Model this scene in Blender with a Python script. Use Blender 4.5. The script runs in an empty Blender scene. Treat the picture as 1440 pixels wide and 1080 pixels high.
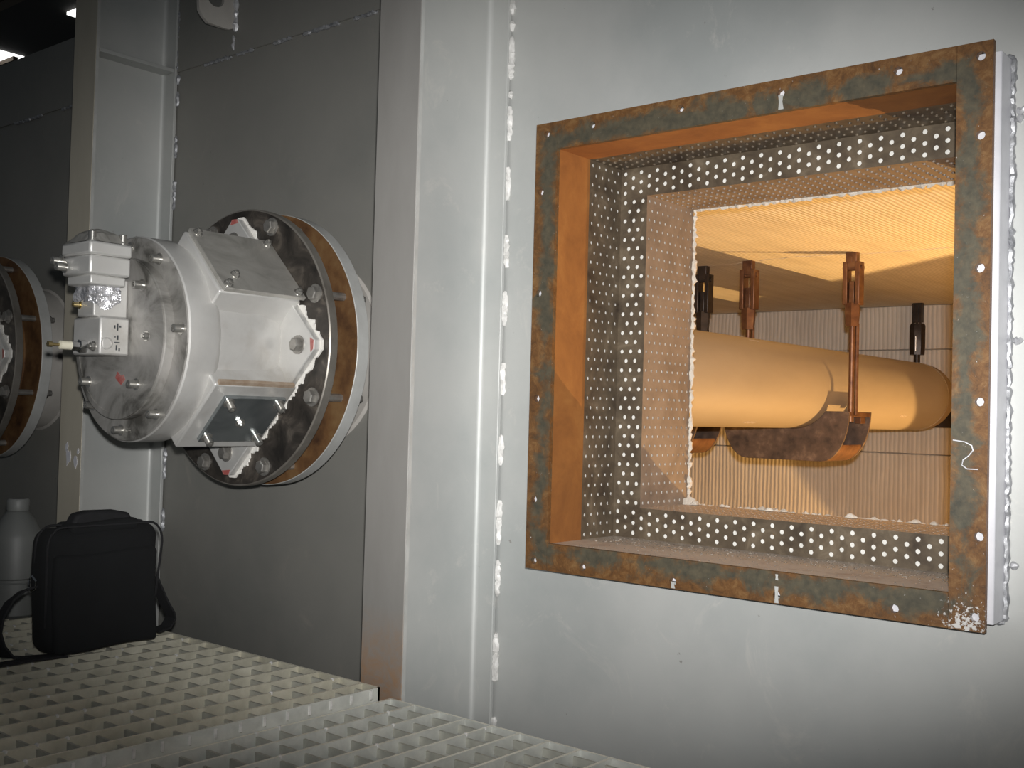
import bpy, bmesh, math, random
from mathutils import Vector, Matrix
R = random.Random(7)
C = bpy.context.scene.collection
S = bpy.context.scene

# ------------------------------------------------------------------ camera
# x runs along the furnace wall (right positive), y into the furnace, z up; the lens is at the origin
cam = bpy.data.cameras.new('camera')
camo = bpy.data.objects.new('camera', cam); C.objects.link(camo)
r1 = Vector((0.76848116, 0.63931257, 0.02676089)); d1 = Vector((0.00374011, 0.03733361, -0.99929586)); f1 = Vector((-0.63986149, 0.76804013, 0.02629908))
camo.matrix_world = Matrix(((r1.x, -d1.x, -f1.x, 0), (r1.y, -d1.y, -f1.y, 0), (r1.z, -d1.z, -f1.z, 0), (0, 0, 0, 1)))
cam.sensor_width = 36; cam.lens = 1537.4 / 1440 * 36; cam.clip_start = 0.01; cam.clip_end = 200
S.camera = camo

# ------------------------------------------------------------------ light
w = bpy.data.worlds.new('hall_light'); S.world = w; w.use_nodes = True
w.node_tree.nodes['Background'].inputs[0].default_value = (0.80, 0.90, 1.0, 1)
w.node_tree.nodes['Background'].inputs[1].default_value = 0.04
def light(name, kind, loc, power, col, **k):
    l = bpy.data.lights.new(name, kind); l.energy = power; l.color = col
    for a, b in k.items(): setattr(l, a, b)
    o = bpy.data.objects.new(name, l); C.objects.link(o); o.location = loc
    return o
# the camera's own flash, a little above the lens
fl_ = light('camera_flash', 'SPOT', (0.015, 0.0, 0.06), 244, (1.0, 0.99, 0.97), shadow_soft_size=0.015, spot_size=math.radians(49.5), spot_blend=1.0)
fl_.rotation_euler = (f1 + r1 * 0.045).to_track_quat('-Z', 'Y').to_euler()
fl_.scale = (1.60, 1, 1)                                  # the reflector throws a wide, low beam
light('camera_flash_spill', 'POINT', (0.015, 0.0, 0.06), 14, (1.0, 0.99, 0.97), shadow_soft_size=0.015)   # stray light outside the beam
# halogen work lamp standing on the furnace floor, to the right below the opening (an added light-blocking sheet is built further down)
LAMP = Vector((-0.10, 3.85, -1.38))
wl = light('work_lamp', 'POINT', LAMP, 250, (1.0, 0.57, 0.19), shadow_soft_size=0.004)
S.view_settings.view_transform = 'Standard'; S.view_settings.look = 'None'
S.view_settings.gamma = 1; S.view_settings.exposure = 0.0; S.view_settings.use_curve_mapping = False

# ------------------------------------------------------------------ materials
def new_mat(name):
    m = bpy.data.materials.new(name); m.use_nodes = True
    nt = m.node_tree; return m, nt, nt.nodes['Principled BSDF']
def N(nt, t, **k):
    n = nt.nodes.new(t)
    for a, b in k.items():
        if a in n.inputs.keys(): n.inputs[a].default_value = b
        else: setattr(n, a, b)
    return n
def ramp(nt, fac, stops):
    r = nt.nodes.new('ShaderNodeValToRGB'); e = r.color_ramp.elements
    while len(e) < len(stops): e.new(0.5)
    for i, (p, c) in enumerate(stops):
        e[i].position = p; e[i].color = (*c, 1) if len(c) == 3 else c
    nt.links.new(fac, r.inputs[0]); return r.outputs[0]
def mixc(nt, fac, a, b):
    m = nt.nodes.new('ShaderNodeMix'); m.data_type = 'RGBA'
    for s, v in ((0, fac), (6, a), (7, b)):
        if hasattr(v, 'is_linked'): nt.links.new(v, m.inputs[s])
        else: m.inputs[s].default_value = (*v, 1) if isinstance(v, tuple) else v
    return m.outputs[2]
def coords(nt, scale=(1, 1, 1), world=False):
    if world: src = nt.nodes.new('ShaderNodeNewGeometry').outputs['Position']
    else: src = nt.nodes.new('ShaderNodeTexCoord').outputs['Object']
    mp = nt.nodes.new('ShaderNodeMapping'); mp.inputs['Scale'].default_value = scale
    nt.links.new(src, mp.inputs[0]); return mp.outputs[0]
def noise(nt, vec, scale, detail=5, rough=0.6, dist=0.0):
    n = N(nt, 'ShaderNodeTexNoise', Scale=scale, Detail=detail, Roughness=rough, Distortion=dist)
    nt.links.new(vec, n.inputs['Vector']); return n.outputs['Fac']
def bump(nt, b, h, strength, distance):
    n = N(nt, 'ShaderNodeBump', Strength=strength, Distance=distance)
    nt.links.new(h, n.inputs['Height']); nt.links.new(n.outputs[0], b.inputs['Normal'])
def surf(name, stops, rough=0.5, metal=0.0, scale=6, detail=6, bmp=0.0, bscale=80, bdist=0.001, stretch=(1, 1, 1), dist=0.0, rvar=0.0):
    """noise between colours, fine relief"""
    m, nt, b = new_mat(name); v = coords(nt, stretch)
    f = noise(nt, v, scale, detail, 0.62, dist)
    nt.links.new(ramp(nt, f, stops), b.inputs['Base Color'])
    b.inputs['Metallic'].default_value = metal; b.inputs['Roughness'].default_value = rough
    if rvar:
        rr = ramp(nt, noise(nt, v, scale * 2.3, 4), [(0.35, (rough - rvar,) * 3), (0.65, (rough + rvar,) * 3)])
        nt.links.new(rr, b.inputs['Roughness'])
    if bmp: bump(nt, b, noise(nt, coords(nt), bscale, 4), bmp, bdist)
    return m

def make_paint(name='aluminium_paint', k=1.0, metal=0.42, tint=(0.995, 1.0, 0.985)):
    m, nt, b = new_mat(name); v = coords(nt, world=True)
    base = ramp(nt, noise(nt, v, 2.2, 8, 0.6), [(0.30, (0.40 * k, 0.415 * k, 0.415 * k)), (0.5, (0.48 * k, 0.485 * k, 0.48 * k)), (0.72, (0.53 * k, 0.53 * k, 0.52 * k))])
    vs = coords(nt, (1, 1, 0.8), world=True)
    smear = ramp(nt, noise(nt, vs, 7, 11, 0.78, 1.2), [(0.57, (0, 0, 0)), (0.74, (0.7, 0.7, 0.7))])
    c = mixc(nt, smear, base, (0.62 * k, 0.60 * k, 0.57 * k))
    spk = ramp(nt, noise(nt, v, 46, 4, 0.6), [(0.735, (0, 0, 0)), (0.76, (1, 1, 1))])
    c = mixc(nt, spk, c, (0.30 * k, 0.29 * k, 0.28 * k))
    tn = nt.nodes.new('ShaderNodeMix'); tn.data_type = 'RGBA'; tn.blend_type = 'MULTIPLY'; tn.inputs[0].default_value = 1.0
    nt.links.new(c, tn.inputs[6]); tn.inputs[7].default_value = (*tint, 1); c = tn.outputs[2]
    nt.links.new(c, b.inputs['Base Color'])
    b.inputs['Metallic'].default_value = metal
    nt.links.new(ramp(nt, noise(nt, v, 5, 6), [(0.3, (0.54,) * 3), (0.7, (0.66,) * 3)]), b.inputs['Roughness'])
    bump(nt, b, noise(nt, v, 260, 3), 0.12, 0.0006)
    return m
def make_flange_paint(name='dusty_flange_paint', ca=(0.25, 0.24, 0.225), cb=(0.33, 0.32, 0.305)):
    # dusty beam face, with rust and dirt smeared near the grating
    m, nt, b = new_mat(name); v = coords(nt, (1, 1, 0.3), world=True)
    base = ramp(nt, noise(nt, v, 4, 8, 0.65), [(0.3, ca), (0.7, cb)])
    g = N(nt, 'ShaderNodeSeparateXYZ'); nt.links.new(nt.nodes.new('ShaderNodeNewGeometry').outputs['Position'], g.inputs[0])
    z = N(nt, 'ShaderNodeMapRange'); nt.links.new(g.outputs['Z'], z.inputs['Value'])
    for k, q in (('From Min', -0.50), ('From Max', -0.36), ('To Min', 1.0), ('To Max', 0.0)): z.inputs[k].default_value = q
    mul = N(nt, 'ShaderNodeMath', operation='MULTIPLY'); nt.links.new(z.outputs[0], mul.inputs[0])
    nz = ramp(nt, noise(nt, coords(nt, (1, 1, 1), world=True), 26, 8, 0.7, 1.5), [(0.35, (0.2,) * 3), (0.6, (1,) * 3)])
    nt.links.new(nz, mul.inputs[1])
    c = mixc(nt, mul.outputs[0], base, (0.36, 0.22, 0.13))
    nt.links.new(c, b.inputs['Base Color']); b.inputs['Metallic'].default_value = 0.25; b.inputs['Roughness'].default_value = 0.6
    return m
def make_rust_frame():
    m, nt, b = new_mat('mill_scale_and_rust'); v = coords(nt, world=True)
    rust = ramp(nt, noise(nt, v, 46, 10, 0.78, 0.6), [(0.30, (0.055, 0.027, 0.012)), (0.5, (0.145, 0.066, 0.021)), (0.7, (0.25, 0.14, 0.055))])
    scl = ramp(nt, noise(nt, v, 60, 6, 0.6), [(0.3, (0.040, 0.045, 0.036)), (0.7, (0.105, 0.095, 0.064))])
    # a dull green-grey band of mill scale runs along the middle of each bar
    sp_ = N(nt, 'ShaderNodeSeparateXYZ'); nt.links.new(nt.nodes.new('ShaderNodeNewGeometry').outputs['Position'], sp_.inputs[0])
    def mth(op, a_, b_):
        q = N(nt, 'ShaderNodeMath', operation=op)
        for i, x_ in enumerate((a_, b_)):
            if hasattr(x_, 'is_linked'): nt.links.new(x_, q.inputs[i])
            elif x_ is not None: q.inputs[i].default_value = x_
        return q.outputs[0]
    ax = mth('ABSOLUTE', mth('ADD', sp_.outputs['X'], 0.8775), None); az = mth('ABSOLUTE', mth('ADD', sp_.outputs['Z'], -0.128), None)
    dd = mth('ABSOLUTE', mth('SUBTRACT', mth('MAXIMUM', ax, az), 0.380), None)
    nn = mth('MULTIPLY', mth('SUBTRACT', noise(nt, v, 17, 8, 0.68, 0.5), 0.5), 0.13)
    f = ramp(nt, mth('ADD', dd, nn), [(0.006, (0.9, 0.9, 0.9)), (0.024, (0, 0, 0))])
    c = mixc(nt, f, rust, scl)
    # white paint spattered on one corner
    d = N(nt, 'ShaderNodeVectorMath', operation='DISTANCE'); nt.links.new(nt.nodes.new('ShaderNodeNewGeometry').outputs['Position'], d.inputs[0])
    d.inputs[1].default_value = (-0.492, 1.6, -0.283)
    r = N(nt, 'ShaderNodeMapRange'); nt.links.new(d.outputs['Value'], r.inputs['Value'])
    for k, q in (('From Min', 0.0), ('From Max', 0.06), ('To Min', 0.22), ('To Max', 0.0)): r.inputs[k].default_value = q
    ad = N(nt, 'ShaderNodeMath', operation='ADD'); nt.links.new(r.outputs[0], ad.inputs[0]); nt.links.new(noise(nt, v, 150, 6, 0.7), ad.inputs[1])
    sp = ramp(nt, ad.outputs[0], [(0.66, (0, 0, 0)), (0.70, (1, 1, 1))])
    c = mixc(nt, sp, c, (0.62, 0.60, 0.58))
    nt.links.new(c, b.inputs['Base Color']); b.inputs['Roughness'].default_value = 0.55; b.inputs['Metallic'].default_value = 0.25
    bump(nt, b, noise(nt, v, 120, 6), 0.25, 0.001)
    return m
def make_fibre(name, axis, pitch, c1, c2):
    # folded ceramic-fibre blanket: fine ribs running one way
    m, nt, b = new_mat(name); v = coords(nt, world=True)
    wv = N(nt, 'ShaderNodeTexWave', wave_type='BANDS', bands_direction=axis, wave_profile='SIN')
    wv.inputs['Scale'].default_value = 0.314 / pitch; wv.inputs['Distortion'].default_value = 2.2
    wv.inputs['Detail'].default_value = 2; wv.inputs['Detail Scale'].default_value = 0.35
    nt.links.new(v, wv.inputs['Vector'])
    st = {'X': (1, 0.06, 0.06), 'Y': (0.06, 1, 0.06)}[axis]
    n2 = noise(nt, coords(nt, st, world=True), 30, 6, 0.6)
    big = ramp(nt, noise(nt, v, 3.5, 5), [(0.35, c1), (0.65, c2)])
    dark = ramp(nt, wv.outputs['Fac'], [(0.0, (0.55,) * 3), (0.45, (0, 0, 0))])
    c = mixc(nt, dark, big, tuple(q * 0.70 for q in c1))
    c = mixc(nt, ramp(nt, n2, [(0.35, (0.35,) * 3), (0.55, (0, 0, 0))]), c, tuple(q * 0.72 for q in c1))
    nt.links.new(c, b.inputs['Base Color']); b.inputs['Roughness'].default_value = 0.95; b.inputs['Specular IOR Level'].default_value = 0.1
    ad = N(nt, 'ShaderNodeMath', operation='ADD'); nt.links.new(wv.outputs['Fac'], ad.inputs[0]); nt.links.new(n2, ad.inputs[1])
    bump(nt, b, ad.outputs[0], 0.45, 0.004)
    return m
def make_dusty(name, stops, dust, rough, metal, scale):
    # dust lies on faces that look up
    m, nt, b = new_mat(name); v = coords(nt, world=True)
    base = ramp(nt, noise(nt, v, scale, 7, 0.65, 0.5), stops)
    g = nt.nodes.new('ShaderNodeNewGeometry'); s = N(nt, 'ShaderNodeSeparateXYZ'); nt.links.new(g.outputs['True Normal'], s.inputs[0])
    up = ramp(nt, s.outputs['Z'], [(0.5, (0, 0, 0)), (0.8, (1, 1, 1))])
    mu = N(nt, 'ShaderNodeMath', operation='MULTIPLY'); nt.links.new(up, mu.inputs[0])
    nt.links.new(ramp(nt, noise(nt, v, 22, 8, 0.7), [(0.25, (0.5,) * 3), (0.5, (1,) * 3)]), mu.inputs[1])
    c = mixc(nt, mu.outputs[0], base, dust)
    nt.links.new(c, b.inputs['Base Color']); b.inputs['Roughness'].default_value = rough; b.inputs['Metallic'].default_value = metal
    bump(nt, b, noise(nt, v, 180, 5), 0.2, 0.0008)
    return m

M = {}
M['paint'] = make_paint()
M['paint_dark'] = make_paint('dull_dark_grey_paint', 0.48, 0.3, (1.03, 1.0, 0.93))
M['flange'] = make_flange_paint()
M['flange_beige'] = make_flange_paint('beige_dust_on_flange', (0.44, 0.40, 0.32), (0.56, 0.52, 0.43))
M['rustframe'] = make_rust_frame()
M['rustplate'] = make_dusty('orange_rust', [(0.3, (0.17, 0.062, 0.014)), (0.55, (0.25, 0.098, 0.022)), (0.8, (0.34, 0.155, 0.04))], (0.62, 0.55, 0.48), 0.75, 0.0, 9)
M['perf'] = make_dusty('dark_perforated_steel', [(0.3, (0.055, 0.040, 0.028)), (0.55, (0.135, 0.104, 0.070)), (0.75, (0.25, 0.20, 0.14))], (0.60, 0.54, 0.48), 0.5, 0.3, 17)
M['perf_in'] = make_dusty('heat_tinted_perforated_steel', [(0.3, (0.18, 0.14, 0.11)), (0.6, (0.27, 0.215, 0.17)), (0.8, (0.32, 0.26, 0.21))], (0.58, 0.50, 0.43), 0.55, 0.2, 14)
M['fibre_white'] = surf('loose_white_fibre', [(0.3, (0.62, 0.61, 0.57)), (0.7, (0.76, 0.75, 0.72))], 0.95, 0, 40, bmp=0.5, bscale=200, bdist=0.003)
M['fringe'] = surf('heat_yellowed_fibre', [(0.3, (0.50, 0.45, 0.38)), (0.7, (0.66, 0.61, 0.54))], 0.95, 0, 40, bmp=0.5, bscale=200, bdist=0.003)
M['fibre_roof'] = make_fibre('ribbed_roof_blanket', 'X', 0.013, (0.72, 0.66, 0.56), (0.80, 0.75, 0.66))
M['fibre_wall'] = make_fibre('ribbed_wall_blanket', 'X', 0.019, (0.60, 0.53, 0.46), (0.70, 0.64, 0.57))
M['floor_brick'] = surf('dark_floor_brick', [(0.3, (0.16, 0.12, 0.09)), (0.7, (0.26, 0.20, 0.15))], 0.9, 0, 6)  # kept dark to cut light bouncing round the chamber
M['seam'] = surf('dark_seam', [(0.3, (0.36, 0.30, 0.24)), (0.7, (0.46, 0.39, 0.32))], 0.95)
M['tube'] = surf('matt_tube_alloy', [(0.3, (0.30, 0.25, 0.19)), (0.7, (0.36, 0.305, 0.235))], 0.62, 0.15, 5, bmp=0.1, stretch=(1, 0.3, 1))
M['tube_bend'] = surf('brown_bend_casting', [(0.3, (0.24, 0.18, 0.13)), (0.7, (0.30, 0.235, 0.175))], 0.6, 0.15, 5, bmp=0.1)
M['light_block'] = surf('light_blocking_black', [(0.3, (0.010, 0.009, 0.008)), (0.7, (0.018, 0.016, 0.014))], 0.95)  # black so the added sheets swallow lamp light
M['saddle'] = surf('scaled_saddle_steel', [(0.32, (0.05, 0.035, 0.03)), (0.55, (0.12, 0.08, 0.06)), (0.75, (0.26, 0.18, 0.13))], 0.6, 0.3, 22, 9, bmp=0.3, bscale=60)
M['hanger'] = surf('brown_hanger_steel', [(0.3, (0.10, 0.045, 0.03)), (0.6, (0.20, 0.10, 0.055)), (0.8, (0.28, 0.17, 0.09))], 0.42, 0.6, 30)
M['hanger_dark'] = surf('unlit_hanger_steel', [(0.3, (0.03, 0.025, 0.022)), (0.7, (0.07, 0.055, 0.05))], 0.4, 0.6, 30)  # darker copy of the hanger steel, lack of light put into the colour
M['cast'] = surf('cast_aluminium', [(0.30, (0.42, 0.395, 0.36)), (0.46, (0.58, 0.57, 0.55)), (0.70, (0.68, 0.675, 0.655))], 0.48, 0.45, 5, 10, bmp=0.15, bscale=150, rvar=0.07)
M['cast_end'] = surf('stained_cast_aluminium', [(0.33, (0.10, 0.095, 0.085)), (0.44, (0.30, 0.29, 0.27)), (0.55, (0.41, 0.395, 0.375)), (0.7, (0.47, 0.455, 0.435))], 0.5, 0.4, 9, 8, bmp=0.15, bscale=150, dist=0.6)
M['coverplate'] = surf('polished_cover_plate', [(0.3, (0.24, 0.27, 0.28)), (0.7, (0.42, 0.45, 0.46))], 0.25, 0.85, 8, 6, dist=1.2)
M['coverdull'] = surf('dull_cover_plate', [(0.3, (0.36, 0.35, 0.32)), (0.5, (0.48, 0.465, 0.43)), (0.7, (0.56, 0.545, 0.51))], 0.38, 0.55, 9, 8, dist=2.0)
M['plate_black'] = surf('black_scaled_plate', [(0.35, (0.022, 0.020, 0.018)), (0.55, (0.06, 0.052, 0.045)), (0.72, (0.17, 0.145, 0.12))], 0.42, 0.35, 17, 9, bmp=0.3, bscale=70, dist=0.8)
M['rim'] = surf('dark_plate_rim', [(0.3, (0.20, 0.18, 0.155)), (0.7, (0.36, 0.335, 0.30))], 0.35, 0.6, 12)
M['rim_paint'] = surf('pale_flange_paint', [(0.3, (0.40, 0.40, 0.385)), (0.7, (0.55, 0.555, 0.54))], 0.5, 0.25, 12)
M['ring_rust'] = surf('rusty_flange_face', [(0.3, (0.055, 0.025, 0.013)), (0.5, (0.15, 0.075, 0.03)), (0.7, (0.22, 0.135, 0.06))], 0.6, 0.2, 14, 8)
M['ledge_stain'] = surf('rust_stained_ledge', [(0.3, (0.24, 0.16, 0.10)), (0.7, (0.40, 0.33, 0.26))], 0.6, 0.1, 30)
M['stub'] = surf('dusty_stub_pipe', [(0.3, (0.36, 0.34, 0.315)), (0.7, (0.46, 0.44, 0.41))], 0.7, 0.1, 8)
M['crumb'] = surf('brown_scale_crumbs', [(0.35, (0.10, 0.075, 0.055)), (0.65, (0.30, 0.26, 0.22))], 0.8, 0, 90)
M['bolt'] = surf('zinc_bolt', [(0.3, (0.42, 0.41, 0.385)), (0.7, (0.6, 0.59, 0.56))], 0.28, 0.85, 40)
M['bolt_dull'] = surf('dull_steel_bolt', [(0.3, (0.22, 0.21, 0.195)), (0.7, (0.38, 0.365, 0.34))], 0.42, 0.7, 40)
M['gasket'] = surf('white_gasket_fibre', [(0.3, (0.66, 0.64, 0.60)), (0.7, (0.82, 0.80, 0.76))], 0.95, 0, 60)
M['foil'] = surf('crumpled_foil', [(0.3, (0.80, 0.80, 0.84)), (0.7, (0.9, 0.9, 0.93))], 0.3, 0.75, 30, bmp=1.0, bscale=26, bdist=0.02)
M['red'] = surf('faded_red_paint', [(0.4, (0.36, 0.09, 0.08)), (0.65, (0.45, 0.22, 0.20))], 0.6, 0, 60)
M['ink'] = surf('black_stamp_ink', [(0.4, (0.04, 0.045, 0.05)), (0.7, (0.10, 0.105, 0.11))], 0.7, 0, 90)
M['porcelain'] = surf('cream_porcelain', [(0.3, (0.70, 0.66, 0.52)), (0.7, (0.82, 0.79, 0.66))], 0.25)
M['brass'] = surf('brass_fitting', [(0.3, (0.42, 0.33, 0.16)), (0.7, (0.55, 0.44, 0.22))], 0.3, 0.9)
M['chrome'] = surf('chromed_fitting', [(0.3, (0.6, 0.6, 0.6)), (0.7, (0.75, 0.75, 0.75))], 0.18, 1.0)
M['weld'] = surf('bright_weld_bead', [(0.3, (0.52, 0.51, 0.49)), (0.7, (0.86, 0.85, 0.83))], 0.5, 0.2, 60, bmp=0.5, bscale=120, bdist=0.002)
M['weld_grey'] = surf('painted_weld_bead', [(0.3, (0.36, 0.365, 0.38)), (0.7, (0.62, 0.62, 0.64))], 0.42, 0.4, 50, bmp=0.4, bscale=120, bdist=0.002)
M['weld_dark'] = surf('grey_painted_seam_weld', [(0.35, (0.20, 0.205, 0.22)), (0.65, (0.40, 0.405, 0.42))], 0.45, 0.4, 70, bmp=0.4, bscale=120, bdist=0.002)
M['neck'] = surf('white_primer', [(0.3, (0.58, 0.58, 0.62)), (0.7, (0.70, 0.70, 0.74))], 0.45, 0.1, 20)
M['galv'] = make_dusty('dusty_galvanised_steel', [(0.3, (0.50, 0.51, 0.475)), (0.55, (0.64, 0.65, 0.61)), (0.75, (0.76, 0.76, 0.70))], (0.85, 0.83, 0.73), 0.5, 0.35, 18)
M['galv_old'] = make_dusty('brown_dusty_galvanised_steel', [(0.3, (0.44, 0.42, 0.335)), (0.55, (0.57, 0.545, 0.445)), (0.75, (0.67, 0.645, 0.54))], (0.85, 0.81, 0.68), 0.55, 0.25, 18)
M['galv_dim'] = surf('dull_galvanised_rod', [(0.3, (0.30, 0.30, 0.265)), (0.7, (0.46, 0.455, 0.40))], 0.6, 0.2, 30)
M['bag'] = surf('black_nylon', [(0.3, (0.003, 0.0034, 0.004)), (0.7, (0.005, 0.0058, 0.0068))], 0.95, 0, 12, bmp=0.3, bscale=500, bdist=0.0005)
M['strap'] = surf('black_webbing', [(0.3, (0.007, 0.007, 0.008)), (0.7, (0.012, 0.012, 0.014))], 0.85, 0, 30)
M['jug'] = surf('shade_darkened_plastic', [(0.3, (0.12, 0.125, 0.12)), (0.7, (0.16, 0.165, 0.16))], 0.5)  # pale jug, the shade it stands in put into the colour
M['jug_cap'] = surf('shade_darkened_cap', [(0.3, (0.15, 0.155, 0.15)), (0.7, (0.19, 0.195, 0.19))], 0.5)  # darkened like the jug body to carry the shade
M['concrete'] = surf('dusty_concrete', [(0.3, (0.16, 0.155, 0.14)), (0.7, (0.25, 0.24, 0.22))], 0.9, 0, 3)
M['hall'] = surf('dark_roof_sheeting', [(0.3, (0.014, 0.013, 0.010)), (0.7, (0.025, 0.022, 0.016))], 0.8, 0, 2)
M['purlin'] = surf('brown_roof_purlin', [(0.3, (0.05, 0.035, 0.02)), (0.7, (0.09, 0.06, 0.03))], 0.7, 0, 3)
m, nt, b = new_mat('daylight_rooflight'); b.inputs['Base Color'].default_value = (0.9, 0.9, 0.9, 1)
b.inputs['Emission Color'].default_value = (1, 1, 0.98, 1); b.inputs['Emission Strength'].default_value = 2.2; M['sky'] = m

# ------------------------------------------------------------------ mesh helpers
V = Vector
class MB:
    def __init__(s): s.v = []; s.f = []
    def add(s, vs, fs):
        n = len(s.v); s.v += [tuple(p) for p in vs]; s.f += [tuple(i + n for i in f) for f in fs]; return s
    def box(s, a, b):
        x0, y0, z0 = a; x1, y1, z1 = b
        return s.add([(x0, y0, z0), (x1, y0, z0), (x1, y1, z0), (x0, y1, z0), (x0, y0, z1), (x1, y0, z1), (x1, y1, z1), (x0, y1, z1)],
                     [(0, 3, 2, 1), (4, 5, 6, 7), (0, 1, 5, 4), (1, 2, 6, 5), (2, 3, 7, 6), (3, 0, 4, 7)])
    def obox(s, c, ax, ay, az):
        c, ax, ay, az = V(c), V(ax), V(ay), V(az)
        p = [c + i * ax + j * ay + k * az for k in (-1, 1) for i, j in ((-1, -1), (1, -1), (1, 1), (-1, 1))]
        return s.add(p, [(0, 3, 2, 1), (4, 5, 6, 7), (0, 1, 5, 4), (1, 2, 6, 5), (2, 3, 7, 6), (3, 0, 4, 7)])
    def prism(s, pts, ext):
        n = len(pts); e = V(ext); q = [V(p) for p in pts]
        return s.add(q + [p + e for p in q], [tuple(range(n - 1, -1, -1)), tuple(range(n, 2 * n))] + [(i, (i + 1) % n, n + (i + 1) % n, n + i) for i in range(n)])
    def lathe(s, prof, o, d, seg=32, phase=0.0):
        """prof: (radius, height along d)"""
        o, d = V(o), V(d).normalized(); a = d.orthogonal().normalized(); b = d.cross(a); n = len(prof); vs = []; fs = []
        for i in range(seg):
            t = 2 * math.pi * i / seg + phase; u = a * math.cos(t) + b * math.sin(t)
            vs += [o + u * r + d * h for r, h in prof]
        for i in range(seg):
            j = (i + 1) % seg
            fs += [(i * n + k, j * n + k, j * n + k + 1, i * n + k + 1) for k in range(n - 1)]
        if prof[0][0] > 1e-6: fs.append(tuple(i * n for i in range(seg)))
        if prof[-1][0] > 1e-6: fs.append(tuple(i * n + n - 1 for i in range(seg)))
        return s.add(vs, fs)
    def cyl(s, p0, p1, r, seg=16): 
        p0, p1 = V(p0), V(p1); return s.lathe([(r, 0), (r, (p1 - p0).length)], p0, p1 - p0, seg)
    def ring(s, o, d, r0, r1, h, seg=48):
        o, d = V(o), V(d).normalized(); a = d.orthogonal().normalized(); b = d.cross(a); vs = []; fs = []
        for i in range(seg):
            t = 2 * math.pi * i / seg; u = a * math.cos(t) + b * math.sin(t)
            vs += [o + u * r0, o + u * r1, o + u * r1 + d * h, o + u * r0 + d * h]
        for i in range(seg):
            j = (i + 1) % seg
            fs += [(i * 4 + k, j * 4 + k, j * 4 + (k + 1) % 4, i * 4 + (k + 1) % 4) for k in range(4)]
        return s.add(vs, fs)
    def tube(s, path, radii, seg=8, jit=0.0):
        P = [V(p) for p in path]; n = len(P); vs = []; fs = []; ref = V((0.31, 0.53, 0.79))
        for i, p in enumerate(P):
            t = (P[min(i + 1, n - 1)] - P[max(i - 1, 0)]).normalized(); a = t.cross(ref).normalized(); b = t.cross(a)
            r = radii[i] if isinstance(radii, (list, tuple)) else radii
            for k in range(seg):
                q = 2 * math.pi * k / seg; rr = r * (1 + R.uniform(-jit, jit)); vs.append(p + (a * math.cos(q) + b * math.sin(q)) * rr)
        for i in range(n - 1):
            fs += [(i * seg + k, i * seg + (k + 1) % seg, (i + 1) * seg + (k + 1) % seg, (i + 1) * seg + k) for k in range(seg)]
        fs += [tuple(range(seg)), tuple((n - 1) * seg + k for k in range(seg))]
        return s.add(vs, fs)
    def ribbon(s, path, wv, th):
        P = [V(p) for p in path]; n = len(P); vs = []; fs = []
        for i, p in enumerate(P):
            t = (P[min(i + 1, n - 1)] - P[max(i - 1, 0)]).normalized(); wd = V(wv[i] if isinstance(wv, list) else wv); nn = t.cross(wd).normalized() * th / 2
            vs += [p - wd / 2 - nn, p + wd / 2 - nn, p + wd / 2 + nn, p - wd / 2 + nn]
        for i in range(n - 1):
            fs += [(i * 4 + k, i * 4 + (k + 1) % 4, (i + 1) * 4 + (k + 1) % 4, (i + 1) * 4 + k) for k in range(4)]
        fs += [(0, 1, 2, 3), tuple((n - 1) * 4 + k for k in range(4))]
        return s.add(vs, fs)
    def mesh(s, name, mat, smooth=35):
        me = bpy.data.meshes.new(name); me.from_pydata(s.v, [], s.f)
        bm = bmesh.new(); bm.from_mesh(me); bmesh.ops.recalc_face_normals(bm, faces=bm.faces); bm.to_mesh(me); bm.free()
        if smooth:
            me.polygons.foreach_set('use_smooth', [True] * len(me.polygons)); me.set_sharp_from_angle(angle=math.radians(smooth))
        me.materials.append(M[mat]); return me
    def build(s, name, mat, parent=None, bevel=0, smooth=35, loc=None, seg=2):
        return link(name, s.mesh(name, mat, smooth), parent, bevel, loc, seg)
def link(name, me, parent=None, bevel=0, loc=None, seg=2):
    o = bpy.data.objects.new(name, me); C.objects.link(o); o.parent = parent
    if loc is not None: o.location = loc
    if bevel:
        md = o.modifiers.new('bevel', 'BEVEL'); md.width = bevel; md.segments = seg; md.limit_method = 'ANGLE'; md.angle_limit = math.radians(40)
        md.harden_normals = False
    return o
def tag(o, label=None, cat=None, group=None, kind=None):
    for k, q in (('label', label), ('category', cat), ('group', group), ('kind', kind)):
        if q: o[k] = q
    return o
def empty(name, loc, label, cat, group=None):
    o = bpy.data.objects.new(name, None); C.objects.link(o); o.location = loc; o.empty_display_size = 0.05
    return tag(o, label, cat, group)
def struct(o, label, cat): return tag(o, label, cat, kind='structure')
def copy_tree(o, parent=None):
    c = o.copy(); C.objects.link(c); c.parent = parent
    for ch in o.children: copy_tree(ch, c)
    return c
def frame_box(mb, ox0, ox1, oz0, oz1, ix0, ix1, iz0, iz1, y0, y1):
    """rectangular slab in x-z with a rectangular hole, between y0 and y1"""
    vs = []
    for y in (y0, y1):
        vs += [(ox0, y, oz0), (ox1, y, oz0), (ox1, y, oz1), (ox0, y, oz1), (ix0, y, iz0), (ix1, y, iz0), (ix1, y, iz1), (ix0, y, iz1)]
    fs = []
    for k in range(4):
        j = (k + 1) % 4
        fs += [(k, j, 4 + j, 4 + k), (8 + k, 8 + j, 12 + j, 12 + k), (k, j, 8 + j, 8 + k), (4 + k, 4 + j, 12 + j, 12 + k)]
    return mb.add(vs, fs)
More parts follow.
